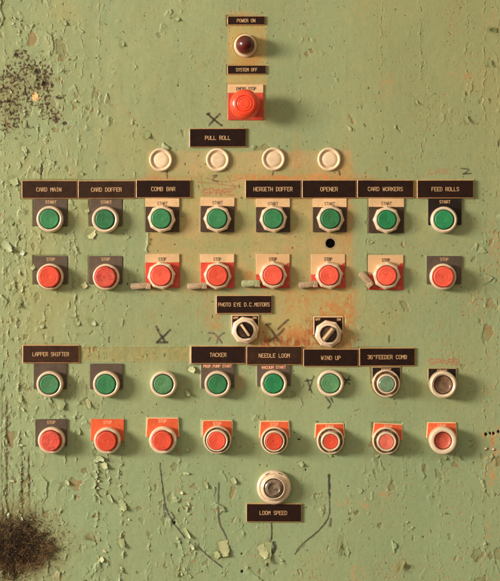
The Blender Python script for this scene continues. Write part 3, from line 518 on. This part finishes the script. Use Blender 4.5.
    pen([[(329, 475), (329.6, 500), (328.6, 517), (318, 531), (306, 541), (301, 546), (295, 554)]], .8, (62, 57, 50), .95, dry=.2); pen([[(329, 475), (329.3, 495)]], 1.3, (62, 57, 50), .9); pen([[(331, 519), (330, 526)]], 1.2, (74, 68, 58), .8); pen([[(304, 544), (298, 550)]], 1.8, (106, 100, 78), .6)
    pen([[(271.5, 523), (272, 534), (270, 545), (267, 566)]], .9, (50, 38, 28), .95); pen([[(274, 543), (275.5, 547), (273, 552)]], 1.9, (34, 24, 18), .9)
    pen([[(461, 168.4), (465.5, 168.8), (469, 169.6), (466, 172.5), (463, 174), (471, 173.4)]], .7, (52, 46, 40), .9, jit=.2)
    pen([[(386.6, 167), (387, 171)], [(53, 337), (53, 342)], [(109, 337), (109, 342)], [(273.5, 170), (272.5, 175)], [(339, 171), (340, 174.5)], [(167, 171), (167.3, 178)], [(389, 336), (389, 342)], [(213, 176), (217, 175.6), (212.6, 180), (218, 181.6)]], .8, (70, 56, 42), .8)
    RR = (176, 92, 66)
    def hand(txt, cx, cy, w, h):
        q = random.Random(len(txt)+int(cx)); return [[(x+q.uniform(-.45, .45), 2*cy-z+q.uniform(-.45, .45)) for x, z in ln] for ln in strokes(txt, cx, cy, w, h)]
    pen(hand('LAST', 441, 171.4, 23, 4.6), .55, RR, .62, dry=.7, jit=.8, smooth=False)
    pen(hand('SPARE', 218, 192, 30, 6), .6, RR, .8, dry=.5, jit=.8, smooth=False)
    pen(hand('SPARE', 444, 362, 29, 5.4), .65, RR, .75, dry=.5, jit=.8, smooth=False)
    pen([[(201, 176), (202.5, 186), (206, 190)], [(206, 178), (226, 182), (243, 178)], [(198, 182), (222, 184.5), (242, 187)], [(228, 176), (236, 190)], [(303, 344.8), (316, 343), (334, 343.5)]], .4, (156, 86, 56), .7, dry=.6)
    # little bare nicks that catch the light
    H -= keep*.25*sm(.55, .7, fr+.3*cl)*np.clip(rightm, 0, 1)
    print('panel', nx, ny, float(H.min()), float(H.max()))
    n = nx*ny
    co = np.empty((n, 3), np.float32); co[:, 0] = ((X-250)*S).ravel(); co[:, 1] = (-H*S).ravel(); co[:, 2] = ((290.5-Y)*S).ravel()
    me = bpy.data.meshes.new('steel_panel'); me.vertices.add(n); me.vertices.foreach_set('co', co.ravel())
    idx = np.arange(n, dtype=np.int32).reshape(ny, nx)
    q = np.stack([idx[:-1, :-1], idx[1:, :-1], idx[1:, 1:], idx[:-1, 1:]], -1).reshape(-1, 4); m = len(q)
    me.loops.add(m*4); me.loops.foreach_set('vertex_index', q.ravel())
    me.polygons.add(m); me.polygons.foreach_set('loop_start', np.arange(0, m*4, 4, dtype=np.int32))
    me.polygons.foreach_set('use_smooth', np.ones(m, bool))
    me.update(calc_edges=True)
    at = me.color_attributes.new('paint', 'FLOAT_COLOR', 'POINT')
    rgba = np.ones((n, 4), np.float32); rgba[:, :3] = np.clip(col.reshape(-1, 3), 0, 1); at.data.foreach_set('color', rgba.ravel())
    m_ = bpy.data.materials.new('peeling_green_paint'); m_.use_nodes = True; nt = m_.node_tree; N = nt.nodes; L = nt.links; b = N['Principled BSDF']
    a = N.new('ShaderNodeAttribute'); a.attribute_name = 'paint'
    tc = N.new('ShaderNodeTexCoord')
    def noise(sc, det=6, ro=.6):
        t = N.new('ShaderNodeTexNoise'); t.inputs['Scale'].default_value = sc; t.inputs['Detail'].default_value = det; t.inputs['Roughness'].default_value = ro
        L.new(tc.outputs['Object'], t.inputs['Vector']); return t
    t1 = noise(420); r1 = N.new('ShaderNodeMapRange'); r1.inputs[1].default_value = .3; r1.inputs[2].default_value = .7; r1.inputs[3].default_value = .94; r1.inputs[4].default_value = 1.06; L.new(t1.outputs[0], r1.inputs[0])
    mx = N.new('ShaderNodeMix'); mx.data_type = 'RGBA'; mx.blend_type = 'MULTIPLY'; mx.inputs[0].default_value = 1; L.new(a.outputs['Color'], mx.inputs[6]); L.new(r1.outputs[0], mx.inputs[7]); L.new(mx.outputs[2], b.inputs['Base Color'])
    t2 = noise(90); r2 = N.new('ShaderNodeMapRange'); r2.inputs[1].default_value = .3; r2.inputs[2].default_value = .7; r2.inputs[3].default_value = .36; r2.inputs[4].default_value = .62; L.new(t2.outputs[0], r2.inputs[0]); L.new(r2.outputs[0], b.inputs['Roughness'])
    t3 = noise(750, 7, .65); bp = N.new('ShaderNodeBump'); bp.inputs['Strength'].default_value = .2; bp.inputs['Distance'].default_value = .0006; L.new(t3.outputs[0], bp.inputs['Height']); L.new(bp.outputs[0], b.inputs['Normal'])
    b.inputs['Specular IOR Level'].default_value = .35
    me.materials.append(m_)
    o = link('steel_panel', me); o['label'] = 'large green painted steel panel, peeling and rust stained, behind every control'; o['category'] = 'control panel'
    return o
panel = build_panel()
# rim of the drilled hole, rivets
o = link('hole_rim', lathe('hole_rim', [(6.3, -.2), (6.2, .22), (5.6, .3), (4.7, .1), (4.5, -1.2), (4.4, -8)], M['tan_dull'], 48), panel); o.location = W(330.3, 243.3)
CACHE['hole_rim'].materials.append(M['hole'])
for p in CACHE['hole_rim'].polygons:
    if p.index >= 48*3: p.material_index = 1
for x, y in ((486.4, 448.6), (493.8, 449.4)):
    o = link('rivet', lathe('rivet', [(1.9, -.4), (1.8, .5), (1.4, 1.1), (.7, 1.4), (0, 1.5)], M['steel'], 20), panel); o.location = W(x, y)

# curled flakes of paint: (x, y, width, length, direction of the free end in degrees, lift, pale)
def flake(x, y, w, l, ang, lift, pale=False, seed=0):
    r = random.Random(seed*13+5); nu, nv = 7, 9; V = []; F = []; ca, sa = math.cos(math.radians(ang)), math.sin(math.radians(ang))
    eL = [r.uniform(-.22, .22) for _ in range(nv)]; eR = [r.uniform(-.22, .22) for _ in range(nv)]
    for j in range(nv):
        t = j/(nv-1)
        width = w*(.55+.5*math.sin(math.pi*min(1, .15+t*.8))*(1-.45*t*t))
        for i in range(nu):
            u = i/(nu-1)-.5
            uu = u*width+(eL[j] if u < 0 else eR[j])*width*abs(u)*1.2
            v = l*t*(1-.25*t*lift/max(l, .1)*.6)+ .3*r.uniform(-1, 1)*(1 if t == 1 else .2)
            h = .1+lift*t**1.7+.25*math.sin(u*5+seed)*t
            V.append((v*ca-uu*sa, v*sa+uu*ca, h-.35*(t == 0)))
    n = len(V); V += [(a, b, c-.28) for a, b, c in V]
    for j in range(nv-1):
        for i in range(nu-1):
            a = j*nu+i; F.append((a, a+1, a+nu+1, a+nu)); F.append((n+a, n+a+nu, n+a+nu+1, n+a+1))
    ring = [i for i in range(nu)]+[j*nu+nu-1 for j in range(1, nv)]+[(nv-1)*nu+i for i in range(nu-2, -1, -1)]+[j*nu for j in range(nv-2, 0, -1)]
    for k in range(len(ring)):
        a, b = ring[k], ring[(k+1) % len(ring)]; F.append((a, n+a, n+b, b))
    me = mesh('paint_flake', V, F, M['flake_pale' if pale else 'flake'], None, 50); fixn(me)
    o = link('paint_flake', me, panel); o.location = W(x, y); return o
for i, f in enumerate(FL): flake(*f[:6], bool(f[6]), seed=i)
rr = random.Random(21)
for i in range(95):            # small lifted slivers along the splits
    x = rr.choice([20, 26, 41, 76, 96, 97, 108, 122, 122, 96, 4, 9, 66, 50, 180, 186])+rr.gauss(0, 2.2); y = rr.uniform(10, 575)
    if x > 88 and y < 440: y = rr.uniform(445, 578)
    if any(a-3 < x < b+4 and c-4 < y < d+4 for a, b, c, d in FLAT) or any(math.hypot(x-a, y-b) < c+5 for a, b, c in DISC): continue
    flake(x, y, rr.uniform(1.2, 3.4), rr.uniform(2.2, 6.5), rr.uniform(-130, 10), rr.uniform(.6, 1.7), rr.random() < .25, seed=100+i)

# ------------------------------------------------------------------ nameplates
for i, (txt, x0, x1, y0, y1, tw, th, label, mt) in enumerate(NAMEPL):
    cx, cy = (x0+x1)/2, (y0+y1)/2; w, h = (x1-x0)/2, (y1-y0)/2
    t = thing('nameplate', cx, cy, label, 'nameplate', 'engraved nameplates on the panel', rot=random.uniform(-.3, .3))
    me = prism('plate', rrect(-w, w, -h, h, .5), .1, 2.1, .62 if h > 6 else .4, [M[mt], M['edge']], True); fixn(me)
    link('plate', me, t)
    ox = {'POWER ON': 0, 'CARD MAIN': -.5, 'CARD WORKERS': 0, 'LOOM SPEED': -.5}.get(txt, 0)
    me = tubes('lettering', strokes(txt, ox, -.1, tw, th*.74), .28 if th > 4.5 else .26, 2.12, M['letter']); link('lettering', me, t)
    if h > 6 and i not in (3, 11):
        pass

# ------------------------------------------------------------------ legend plates
def legend(t, spec, bx, by, rot=0):
    kind, x0, x1, y0, y1, txt = spec
    a, b, c, d = x0-bx, x1-bx, by-y1, by-y0     # left, right, bottom, top in local units
    par = None; H1 = 1.3
    cxm = (a+b)/2
    if kind in ('grey', 'black', 'orange'):
        pts = rrect(a, b, c, d, .8)
        par = link('legend_plate', prism('legend_plate', pts, .1, H1, .25, M[{'grey': 'grey_plate', 'black': 'black_plate', 'orange': 'orange_plate'}[kind]]), t)
        col = M['letter_pink'] if kind == 'orange' else M['letter']
        ty = d-3.3
        if len(txt) > 6: link('lettering', tubes('lettering', strokes(txt, cxm, d-2.2, 28 if len(txt) > 12 else 24, 2.6), .28, H1+.02, M['letter_pink']), par)
        elif txt: link('lettering', tubes('lettering', strokes(txt, cxm+.3, ty, 10.5 if txt == 'START' else 8, 2.8), .25, H1+.02, col), par)
    elif kind in ('duo', 'duored', 'worn'):
        if kind == 'worn':
            par = link('legend_plate', prism('legend_plate', rrect(a, b, c, d, .7), .1, H1, .25, M['red_worn']), t)
        else:
            s = d-8.6
            par = link('legend_plate', prism('legend_plate', rrect(a, b, c, s-.05, .5), .1, H1, .22, M['dark_plate' if kind == 'duo' else 'red_plate']), t)
            link('header_strip', prism('header_strip', rrect(a, b, s+.05, d, .5), .1, H1+.15, .22, M['tan']), par)
        link('lettering', tubes('lettering', strokes(txt, cxm, d-5.2, 10 if txt == 'START' else 7.5, 3), .27, H1+.17, M['letter_dark']), par)
    else:
        m = {'blackrim': 'black_plate', 'orangerim': 'orange_plate', 'orangewrap': 'orange_plate'}[kind]
        tp = 1.1 if kind == 'orangerim' else 0
        if kind == 'orangewrap':
            out = [(a+2, d), (b-2, d), (b-.5, d-.6), (b, d-2), (b, c+2), (9, -11), (0, -14.6), (-9, -11), (a, c+2), (a, d-2), (a+.5, d-.6)]
            inn = [(a+2.2, d-1), (b-2.2, d-1), (b-1.1, d-1.6), (b-1, d-3), (b-1, c+1), (0, -6), (a+1, c+1), (a+1, d-3), (a+1.1, d-1.6)]
        else:
            out = [(a+.7, d), (b-.7, d), (b, d-.7), (b+tp, c+.5), (b+tp-1, c), (a-tp+1, c), (a-tp, c+.5), (a, d-.7)]
            inn = [(a+1.2, d-1.1), (b-1.2, d-1.1), (b-1, d-1.4), (b+tp-1.1, c+.6), (b+tp-1.5, c+.1), (a-tp+1.5, c+.1), (a-tp+1.1, c+.6), (a+1, d-1.4)]
        par = link('legend_plate', prism('legend_plate', out[::-1], .1, H1, .3, M['tan' if m != 'black_plate' else 'tan_dull']), t)
        link('legend_face', prism('legend_face', inn[::-1], H1-.1, H1+.25, .12, M[m]), par)
        link('lettering', tubes('lettering', strokes(txt, cxm, d-3.6, 9.5 if txt == 'START' else 8, 2.8), .3, H1+.27, M['letter_pink'] if m != 'black_plate' else M['letter']), par)
    for ch in [par]+list(par.children):
        if ch.name.split('.')[0] != 'lettering': fixn(ch.data)

def cap_profile(rc, h, dish=.25):
    p = [(rc, 2), (rc, h-.9), (rc-.15, h-.4), (rc-.6, h-.05), (rc-1.2, h)]
    for q in (.74, .70, .66, .48, .44, .40, .22, .18): p.append((rc*q, h-dish*(1-q)-(.06 if q in (.70, .44, .18) else 0)))
    p.append((0, h-dish)); return p
def button(i, kind, x, y, R, rc, cm, plate, label):
    rc *= .955
    t = thing('pushbutton', x, y, label, 'button', 'pushbuttons on the panel', rot=ROT.get(i, random.uniform(-.8, .8)))
    if plate: legend(t, plate, x, y)
    o = None
    if kind in ('round', 'proud'):
        hb = 10.5
        ri = rc+.55
        link('bezel', lathe(f'bezel_{R:.1f}_{rc:.1f}', [(R, .2), (R, 6.5), (R-.2, 8.6), (R-.8, 9.9), (R-1.6, hb), (ri+.7, hb-.1), (ri+.15, hb-.5), (ri, hb-1.2), (ri, 3), (rc-1, 2.9)], [M['cream'], M['gap']], 72, midx=[0]*7+[1]*3), t)
        h = 11.2 if kind == 'round' else 15.5
        link('button_cap', lathe(f'cap_{kind}_{rc:.1f}_{cm}', cap_profile(rc, h), M[cm], 64), t)
    elif kind == 'nut':
        hb = 9.0; ri = rc+.5
        b = lathe(f'nut_{R:.1f}_{rc:.1f}_{i%3}', [(R, 1.2, 1), (R, 6.2, 1), (R-.6, 7.6, 1), (R-1.7, hb-.1, .55), (R-2.3, hb+.2, .1), (ri+.55, hb+.2), (ri+.1, hb-.2), (ri, hb-.9), (ri, 3), (rc-1, 2.9)], [M['cream'], M['gap']], 80, nut=8, midx=[0]*7+[1]*3, rot=[.0, .13, -.1][i % 3])
        link('locking_nut', b, t)
        link('button_cap', lathe(f'cap_nut_{rc:.1f}_{cm}', cap_profile(rc, 11.2), M[cm], 64), t)
    elif kind in ('tall', 'tallw'):
        link('bezel', lathe(f'tb_{R:.1f}', [(R, .2), (R, 7.5), (R-.3, 8.9), (R-.9, 9.6), (R-1.5, 9.4), (R-1.7, 8.4), (R-1.9, 7.3), (rc+1.5, 7.1)], [M['cream'], M['gap']], 72, midx=[0]*5+[1]*3), t)
        w = rc+(1.5 if kind == 'tall' else 2.1); w = rc+(1.9 if kind == 'tall' else 2.3)
        ht = 18.5
        link('collar', lathe(f'tc_{R:.1f}_{rc:.1f}', [(w, 5), (w, 11.4), (w, 12.1), (w-.1, 12.2), (w-.1, 12.4), (w-.1, ht-1.1), (w-.5, ht-.3), (w-.9, ht), (rc+.3, ht-.3), (rc+.15, ht-1.4), (rc, 8)], [M['cream'], M['gap']], 72, midx=[0, 0, 0, 1, 0, 0, 0, 0, 0, 1, 1]), t)
        link('button_cap', lathe(f'cap_t_{rc:.1f}_{cm}', cap_profile(rc, 18.9 if kind == 'tall' else 17.8, .5), M[cm], 64), t)
    elif kind == 'sunk':
        link('bezel', lathe(f'sb_{R:.1f}_{rc:.1f}', [(R, .2), (R, 11), (R-.3, 13.6), (R-1.1, 15), (R-2, 15.4), (rc+1.3, 15.1), (rc+.5, 14.2), (rc+.2, 12.8), (rc, 8)], [M['cream'], M['gap']], 72, midx=[0]*7+[1]*2), t)
        link('button_cap', lathe(f'cap_s_{rc:.1f}_{cm}', [(rc, 7), (rc-.2, 12), (rc-.8, 12.6), (rc-1.6, 12.4), (rc*.72, 12), (rc*.68, 11.7), (rc*.4, 11.5), (0, 11.4)], M[cm], 64), t)
    return t
TH = [button(i, *b) for i, b in enumerate(BT)]
# little latch tabs clamped under the left of the octagonal nuts: local start, end, width
def tab(t, x, y, ax_, ay_, bx_, by_, w, m, foot=None):
    dx, dz = bx_-ax_, -(by_-ay_); l = math.hypot(dx, dz); a = math.atan2(dz, dx)
    r = w/2; pts = []
    for k in range(7):
        q = math.pi/2+math.pi*k/6; pts.append((r*.55*math.cos(q), r*math.sin(q)))
    for k in range(7):
        q = -math.pi/2+math.pi*k/6; pts.append((l+r*.8*math.cos(q), r*.85*math.sin(q)))
    me = prism('latch_tab', pts, 1.4, 6.8, 1.0, m, smooth=40)
    o = link('latch_tab', me, t); fixn(me)
    o.location = ((ax_-x)*S, 0, -(ay_-y)*S); o.rotation_euler = (0, -a, 0)
    bar = prism('tab_foot', [(l-3, -r*1.1), (l+2.2, -r*1.3), (l+2.2, r*.4), (l-1, r*.5)][::1], 1.2, 7.4, .6, m); fixn(bar)
    link('tab_foot', bar, o)
for i, a, b, w, m in ((10, (132.5, 286), (149, 285.2), 6.2, 'tab_pink'), (11, (189, 286.4), (205, 285), 6.2, 'tab_pink'), (12, (243.3, 283.8), (258, 283), 6.8, 'tab_green'), (13, (300.2, 285.4), (315.4, 283.4), 6.4, 'tab_pink'), (14, (361, 274), (370.4, 284), 7.2, 'tab_pink')):
    tab(TH[i], BT[i][1], BT[i][2], *a, *b, w, M[m])

# ------------------------------------------------------------------ blanking plugs
for x, y, lb in ((161, 160, 'cream blanking plug above the COMB BAR nameplate, leftmost of four'), (217.8, 160, 'cream blanking plug directly under the PULL ROLL nameplate'), (273.5, 159.2, 'cream blanking plug above the HERGETH DOFFER nameplate'), (329.2, 159.4, 'cream blanking plug above the OPENER nameplate, rightmost of four')):
    t = thing('blanking_plug', x, y, lb, 'plug', 'cream blanking plugs in a row', rot=random.uniform(0, 90))
    link('rim', lathe('plug_rim', [(11.8, .1), (11.8, 1.6), (11.4, 2.7), (10.6, 3.3), (9.9, 3.2), (9.0, 2.2), (8.2, 1.0), (7.7, .7)], M['plug'], 64), t)
    link('disc', lathe('plug_disc', [(7.8, .4), (7.7, .9), (7.3, 1.5), (6.6, 1.9), (4, 2.0), (0, 2.0)], M['plug'], 64), t)

# ------------------------------------------------------------------ indicator lamp, emergency stop, selectors, speed lens
t = thing('indicator_lamp', 245.4, 46, 'dark red domed indicator lamp in a cream ring between POWER ON and SYSTEM OFF', 'lamp')
link('bezel', lathe('lamp_bezel', [(11.5, .1), (11.5, 2.6), (11.1, 3.6), (10.4, 4.1), (9.9, 4.0), (9.7, 5.4), (9.4, 6.0), (9.0, 6)], M['cream'], 64), t)
link('dome', lathe('lamp_dome', [(9.3, 4), (9.3, 9)]+[(9.3*math.cos(a), 9+12*math.sin(a)) for a in [math.radians(k*7.5) for k in range(1, 12)]]+[(0, 21)], M['jewel'], 64), t)
t = thing('emergency_stop', 246.2, 102.8, 'big red mushroom emergency stop button on a red and tan plate', 'button')
pl = link('legend_plate', prism('legend_plate', rrect(-18.2, 17.2, -17.2, 9.7, .5), .1, 1.6, .25, M['red_plate']), t); fixn(pl.data)
hs = link('header_strip', prism('header_strip', rrect(-18.2, 17.2, 9.8, 18.2, .5), .1, 1.75, .25, M['tan']), pl); fixn(hs.data)
link('lettering', tubes('lettering', strokes('EMERG.STOP', 0, 13.9, 19.5, 2.8), .32, 1.77, M['letter_dark']), pl)
link('stem', lathe('stop_stem', [(9.5, 1), (9.5, 13), (8, 20)], M['steel'], 48), t).location = (-.9*S, 0, -3.4*S)
link('mushroom_head', lathe('mushroom', [(10, 15), (13.6, 16), (14.7, 18), (14.9, 20), (14.4, 22.5), (13.2, 24.8), (11.4, 26.6), (9.6, 27.5), (8.5, 27.6), (8.15, 27.1), (7.7, 26.9), (7.4, 27.4), (6.8, 27.7), (5.8, 27.6), (5.5, 27.3), (5.2, 27.5), (3, 27.5), (0, 27.4)], M['red_shell'], 96), t).location = (-.9*S, 0, -3.4*S)

for x, y, px, py0, py1, lang, lb in ((245.2, 330.2, 13.9, 15.6, 2, -55, 'rotary selector switch hanging below the PHOTO EYE D.C.MOTORS nameplate'), (328.3, 333.8, 15, 17.6, 2, 50, 'rotary selector switch on orange rust above the WIND UP nameplate')):
    t = thing('selector_switch', x, y, lb, 'switch', 'rotary selector switches')
    out = [(-px, -1), (-px, py0-.6), (-px+.6, py0), (px-.6, py0), (px, py0-.6), (px, -1)]; inn = [(-px+1.1, -1.5), (-px+1.1, py0-1.2), (px-1.1, py0-1.2), (px-1.1, -1.5)]
    p = link('legend_plate', prism('legend_plate', out, .1, 1.3, .3, M['tan']), t); fixn(p.data)
    f = link('legend_face', prism('legend_face', inn, 1.2, 1.55, .12, M['engraving']), p); fixn(f.data)
    ln = strokes('OFF', -px+4.6, py0-3.2, 4.6, 1.9)+strokes('ON', px-4.4, py0-3.2, 3.4, 1.9)
    link('lettering', tubes('lettering', ln, .3, 1.57, M['letter']), p)
    link('locking_nut', lathe('sel_nut', [(13.9, 1.2, 1), (13.9, 4.4, 1), (13.2, 5.7, 1), (12, 6.6, .5), (11.4, 6.7, .1), (11.2, 6.2), (11, 6.2), (10.9, 8.4), (10.4, 9), (9.0, 9.2), (8.3, 8.8), (7.9, 7.6), (7.8, 4)], [M['cream'], M['gap']], 80, nut=8, midx=[0]*10+[1]*3, rot=.2), t)
    link('dial', lathe('sel_dial', [(7.75, 4), (7.7, 6.8), (7.2, 7.3), (6, 7.3), (0, 7.3)], M['dial'], 48), t)
    a = math.radians(lang)
    k = prism('knob_lever', rrect(-7.9, 7.9, -2.5, 2.5, 1.4), 7.2, 14.5, .8, M['black_plate'] if x < 300 else M['tab_brown'], smooth=40); fixn(k)
    kl = link('knob_lever', k, t); kl.rotation_euler = (0, -a, 0)
    k = prism('pointer_line', rrect(-7.3, 6.8, -.6, 1.7, .6), 14.3, 15.0, .25, M['tan'], smooth=40); fixn(k)
    link('pointer_line', k, kl)
t = thing('pilot_light', 273.9, 487, 'large round cream-ringed pilot light with smoky brown lens above LOOM SPEED', 'light')
link('bezel', lathe('speed_bezel', [(17.2, .1), (17.2, 3.8), (16.8, 5.4), (15.9, 6.4), (14.8, 6.9), (14.1, 6.8), (13.8, 6.2), (13.4, 6.2), (13.1, 7.8), (12.4, 8.6), (11.6, 8.8)], M['cream'], 96), t)
link('collar', lathe('speed_collar', [(11.8, 6), (11.8, 11), (11.3, 12.2), (10.5, 12.8), (10, 12.6), (9.6, 11.2), (9.4, 8)], M['cream'], 96), t)
link('lens', lathe('speed_lens', [(9.5, 7), (9.4, 11), (8.8, 12.6), (7.6, 13.4), (6, 13.7), (5.2, 13.2), (3, 12.9), (0, 12.8)], M['smoke'], 72), t)
m = lathe('slot', [(0.7, 0), (.6, .2), (0, .2)], M['gap'], 10)
for k in range(2):
    a = math.radians(65+50*k); sl = prism('notch', rrect(-2.2, 2.2, -.4, .4, .3), 6.2, 7.1, .12, M['gap']); fixn(sl)
    o = link('notch', sl, t); o.location = (15.2*math.cos(a)*S, 0, 15.2*math.sin(a)*S); o.rotation_euler = (0, -(a-math.pi/2), 0)

# ------------------------------------------------------------------ fluff clump
def fluff():
    r = random.Random(11); V, F, I = [], [], []
    def strand(x, y, h, ang, L, w, mi, el):
        base = len(V); n = 6; a = ang; e = el; px, pz, ph = x, -y, h
        for k in range(n+1):
            t = k/n; ww = w*(1-.8*t)
            for q in range(3):
                tt = q*2.094; V.append((px-math.sin(a)*math.cos(tt)*ww, pz+math.cos(a)*math.cos(tt)*ww, ph+math.sin(tt)*ww))
            st = L/n; px += math.cos(a)*math.cos(e)*st; pz += math.sin(a)*math.cos(e)*st; ph = max(.1, ph+math.sin(e)*st)
            a += r.gauss(0, .38); e += r.gauss(-.12, .3); e = max(-.9, min(.9, e))
        for k in range(n):
            for q in range(3):
                q2 = (q+1) % 3; F.append((base+k*3+q, base+k*3+q2, base+k*3+3+q2, base+k*3+3+q)); I.append(mi)
    cx, cy = 16, 547
    for k in range(8500):
        th = r.uniform(0, 6.283); d = r.random()**.6
        lob = 1+.16*math.sin(3*th+1)+.12*math.sin(5*th+.4)+.08*math.sin(9*th)
        lob *= 1+.3*math.sin(13*th+2)*math.sin(7*th)*d+.17*r.gauss(0, 1)*d*d
        x = cx+d*lob*36*math.cos(th); y = cy+d*lob*27*math.sin(th)
        if x < 58 and y > 571 and x > 35: continue
        hh = 4.5*(1-d*d)*r.random()+.2
        out = math.atan2(-(y-cy), x-cx)
        ang = out+r.gauss(0, 1.1) if d > .6 else r.uniform(0, 6.283)
        patch = .25+math.sin(x*.32+1.7*math.sin(y*.21))*math.sin(y*.37+x*.09)
        mi = 0 if r.random() < .5+.35*patch else (1 if r.random() < .6 else 2)
        strand(x-cx, y-cy, hh, ang, r.uniform(1.5, 6), r.uniform(.09, .24), mi, r.uniform(0, .5) if d < .75 else r.uniform(0, .15))
    for k in range(700):       # crumbs round the edge
        th = r.uniform(-1.2, 3.6); d = 1+abs(r.gauss(0, .28))
        strand(36*d*math.cos(th), 25*d*math.sin(th), .3, r.uniform(0, 6.28), r.uniform(.8, 2.6), r.uniform(.15, .4), r.choice((0, 0, 1, 1, 2)), 0)
    for k in range(700):       # wisps reaching up and out
        th = r.uniform(-.3, 2.9); d = r.uniform(.75, 1.0)
        strand(36*d*math.cos(th), 26*d*math.sin(th), r.uniform(.3, 4), th+r.gauss(0, .5), r.uniform(4, 13), r.uniform(.06, .13), r.choice((1, 1, 2)), r.uniform(0, .3))
    mm = [mat('dark_fluff', lin(58, 38, 20), .9, vary=.3, bump=0), mat('brown_fluff', lin(98, 66, 34), .9, vary=.3, bump=0), mat('tan_fluff', lin(168, 132, 84), .9, vary=.2, bump=0)]
    me = mesh('fluff_clump', V, F, mm, I, None); o = link('fluff_clump', me); o.location = W(cx, cy)
    o['label'] = 'hairy dark brown clump of matted fibres stuck to the lower left corner'; o['category'] = 'fibre clump'
fluff()

# ------------------------------------------------------------------ light and camera
w = bpy.data.worlds.new('World'); scene.world = w; w.use_nodes = True
nt = w.node_tree; bg = nt.nodes['Background']; bg.inputs[1].default_value = .42
# made-up gradient for metal to reflect, like a dim room: brighter towards the window side and ceiling, darker towards the floor and the far side
tc = nt.nodes.new('ShaderNodeTexCoord'); dt = nt.nodes.new('ShaderNodeVectorMath'); dt.operation = 'DOT_PRODUCT'; dt.inputs[1].default_value = (-.68, -.1, .72)
mr = nt.nodes.new('ShaderNodeMapRange'); mr.inputs[1].default_value = -.9; mr.inputs[2].default_value = .9; mr.interpolation_type = 'SMOOTHSTEP'
mx = nt.nodes.new('ShaderNodeMix'); mx.data_type = 'RGBA'; mx.inputs[6].default_value = (.22, .15, .09, 1); mx.inputs[7].default_value = (1.85, 1.64, 1.2, 1)
nt.links.new(tc.outputs['Generated'], dt.inputs[0]); nt.links.new(dt.outputs['Value'], mr.inputs[0]); nt.links.new(mr.outputs[0], mx.inputs[0]); nt.links.new(mx.outputs[2], bg.inputs[0])
def area(name, pos, target, size, power, col):
    l = bpy.data.lights.new(name, 'AREA'); l.shape = 'RECTANGLE'; l.size, l.size_y = size; l.energy = power; l.color = col
    o = bpy.data.objects.new(name, l); COL.objects.link(o); o.location = pos
    from mathutils import Vector
    o.rotation_euler = (Vector(target)-Vector(pos)).to_track_quat('-Z', 'Y').to_euler(); return o
el = math.radians(27.5); D = 5.0; dn = math.radians(11)
area('window_light', (-D*math.cos(el)*math.cos(dn), -D*math.sin(el), D*math.cos(el)*math.sin(dn)), (0, 0, 0), (1.5, .95), 395, (1.0, .93, .82))
cam = bpy.data.cameras.new('Camera'); co = bpy.data.objects.new('Camera', cam); COL.objects.link(co); scene.camera = co
CX, CY, DIST = 285, 275, 2.15
co.location = ((CX-250)*S, -DIST, (290.5-CY)*S); co.rotation_euler = (math.radians(90), 0, 0)
cam.sensor_fit = 'VERTICAL'; cam.sensor_height = 24; cam.lens = 24*DIST/(581*S)
cam.shift_x = -(CX-250)/581; cam.shift_y = -(290.5-CY)/581
cam.clip_start = .05; cam.clip_end = 50
scene.view_settings.view_transform = 'Standard'; scene.view_settings.look = 'None'; scene.view_settings.exposure = 0; scene.view_settings.gamma = 1
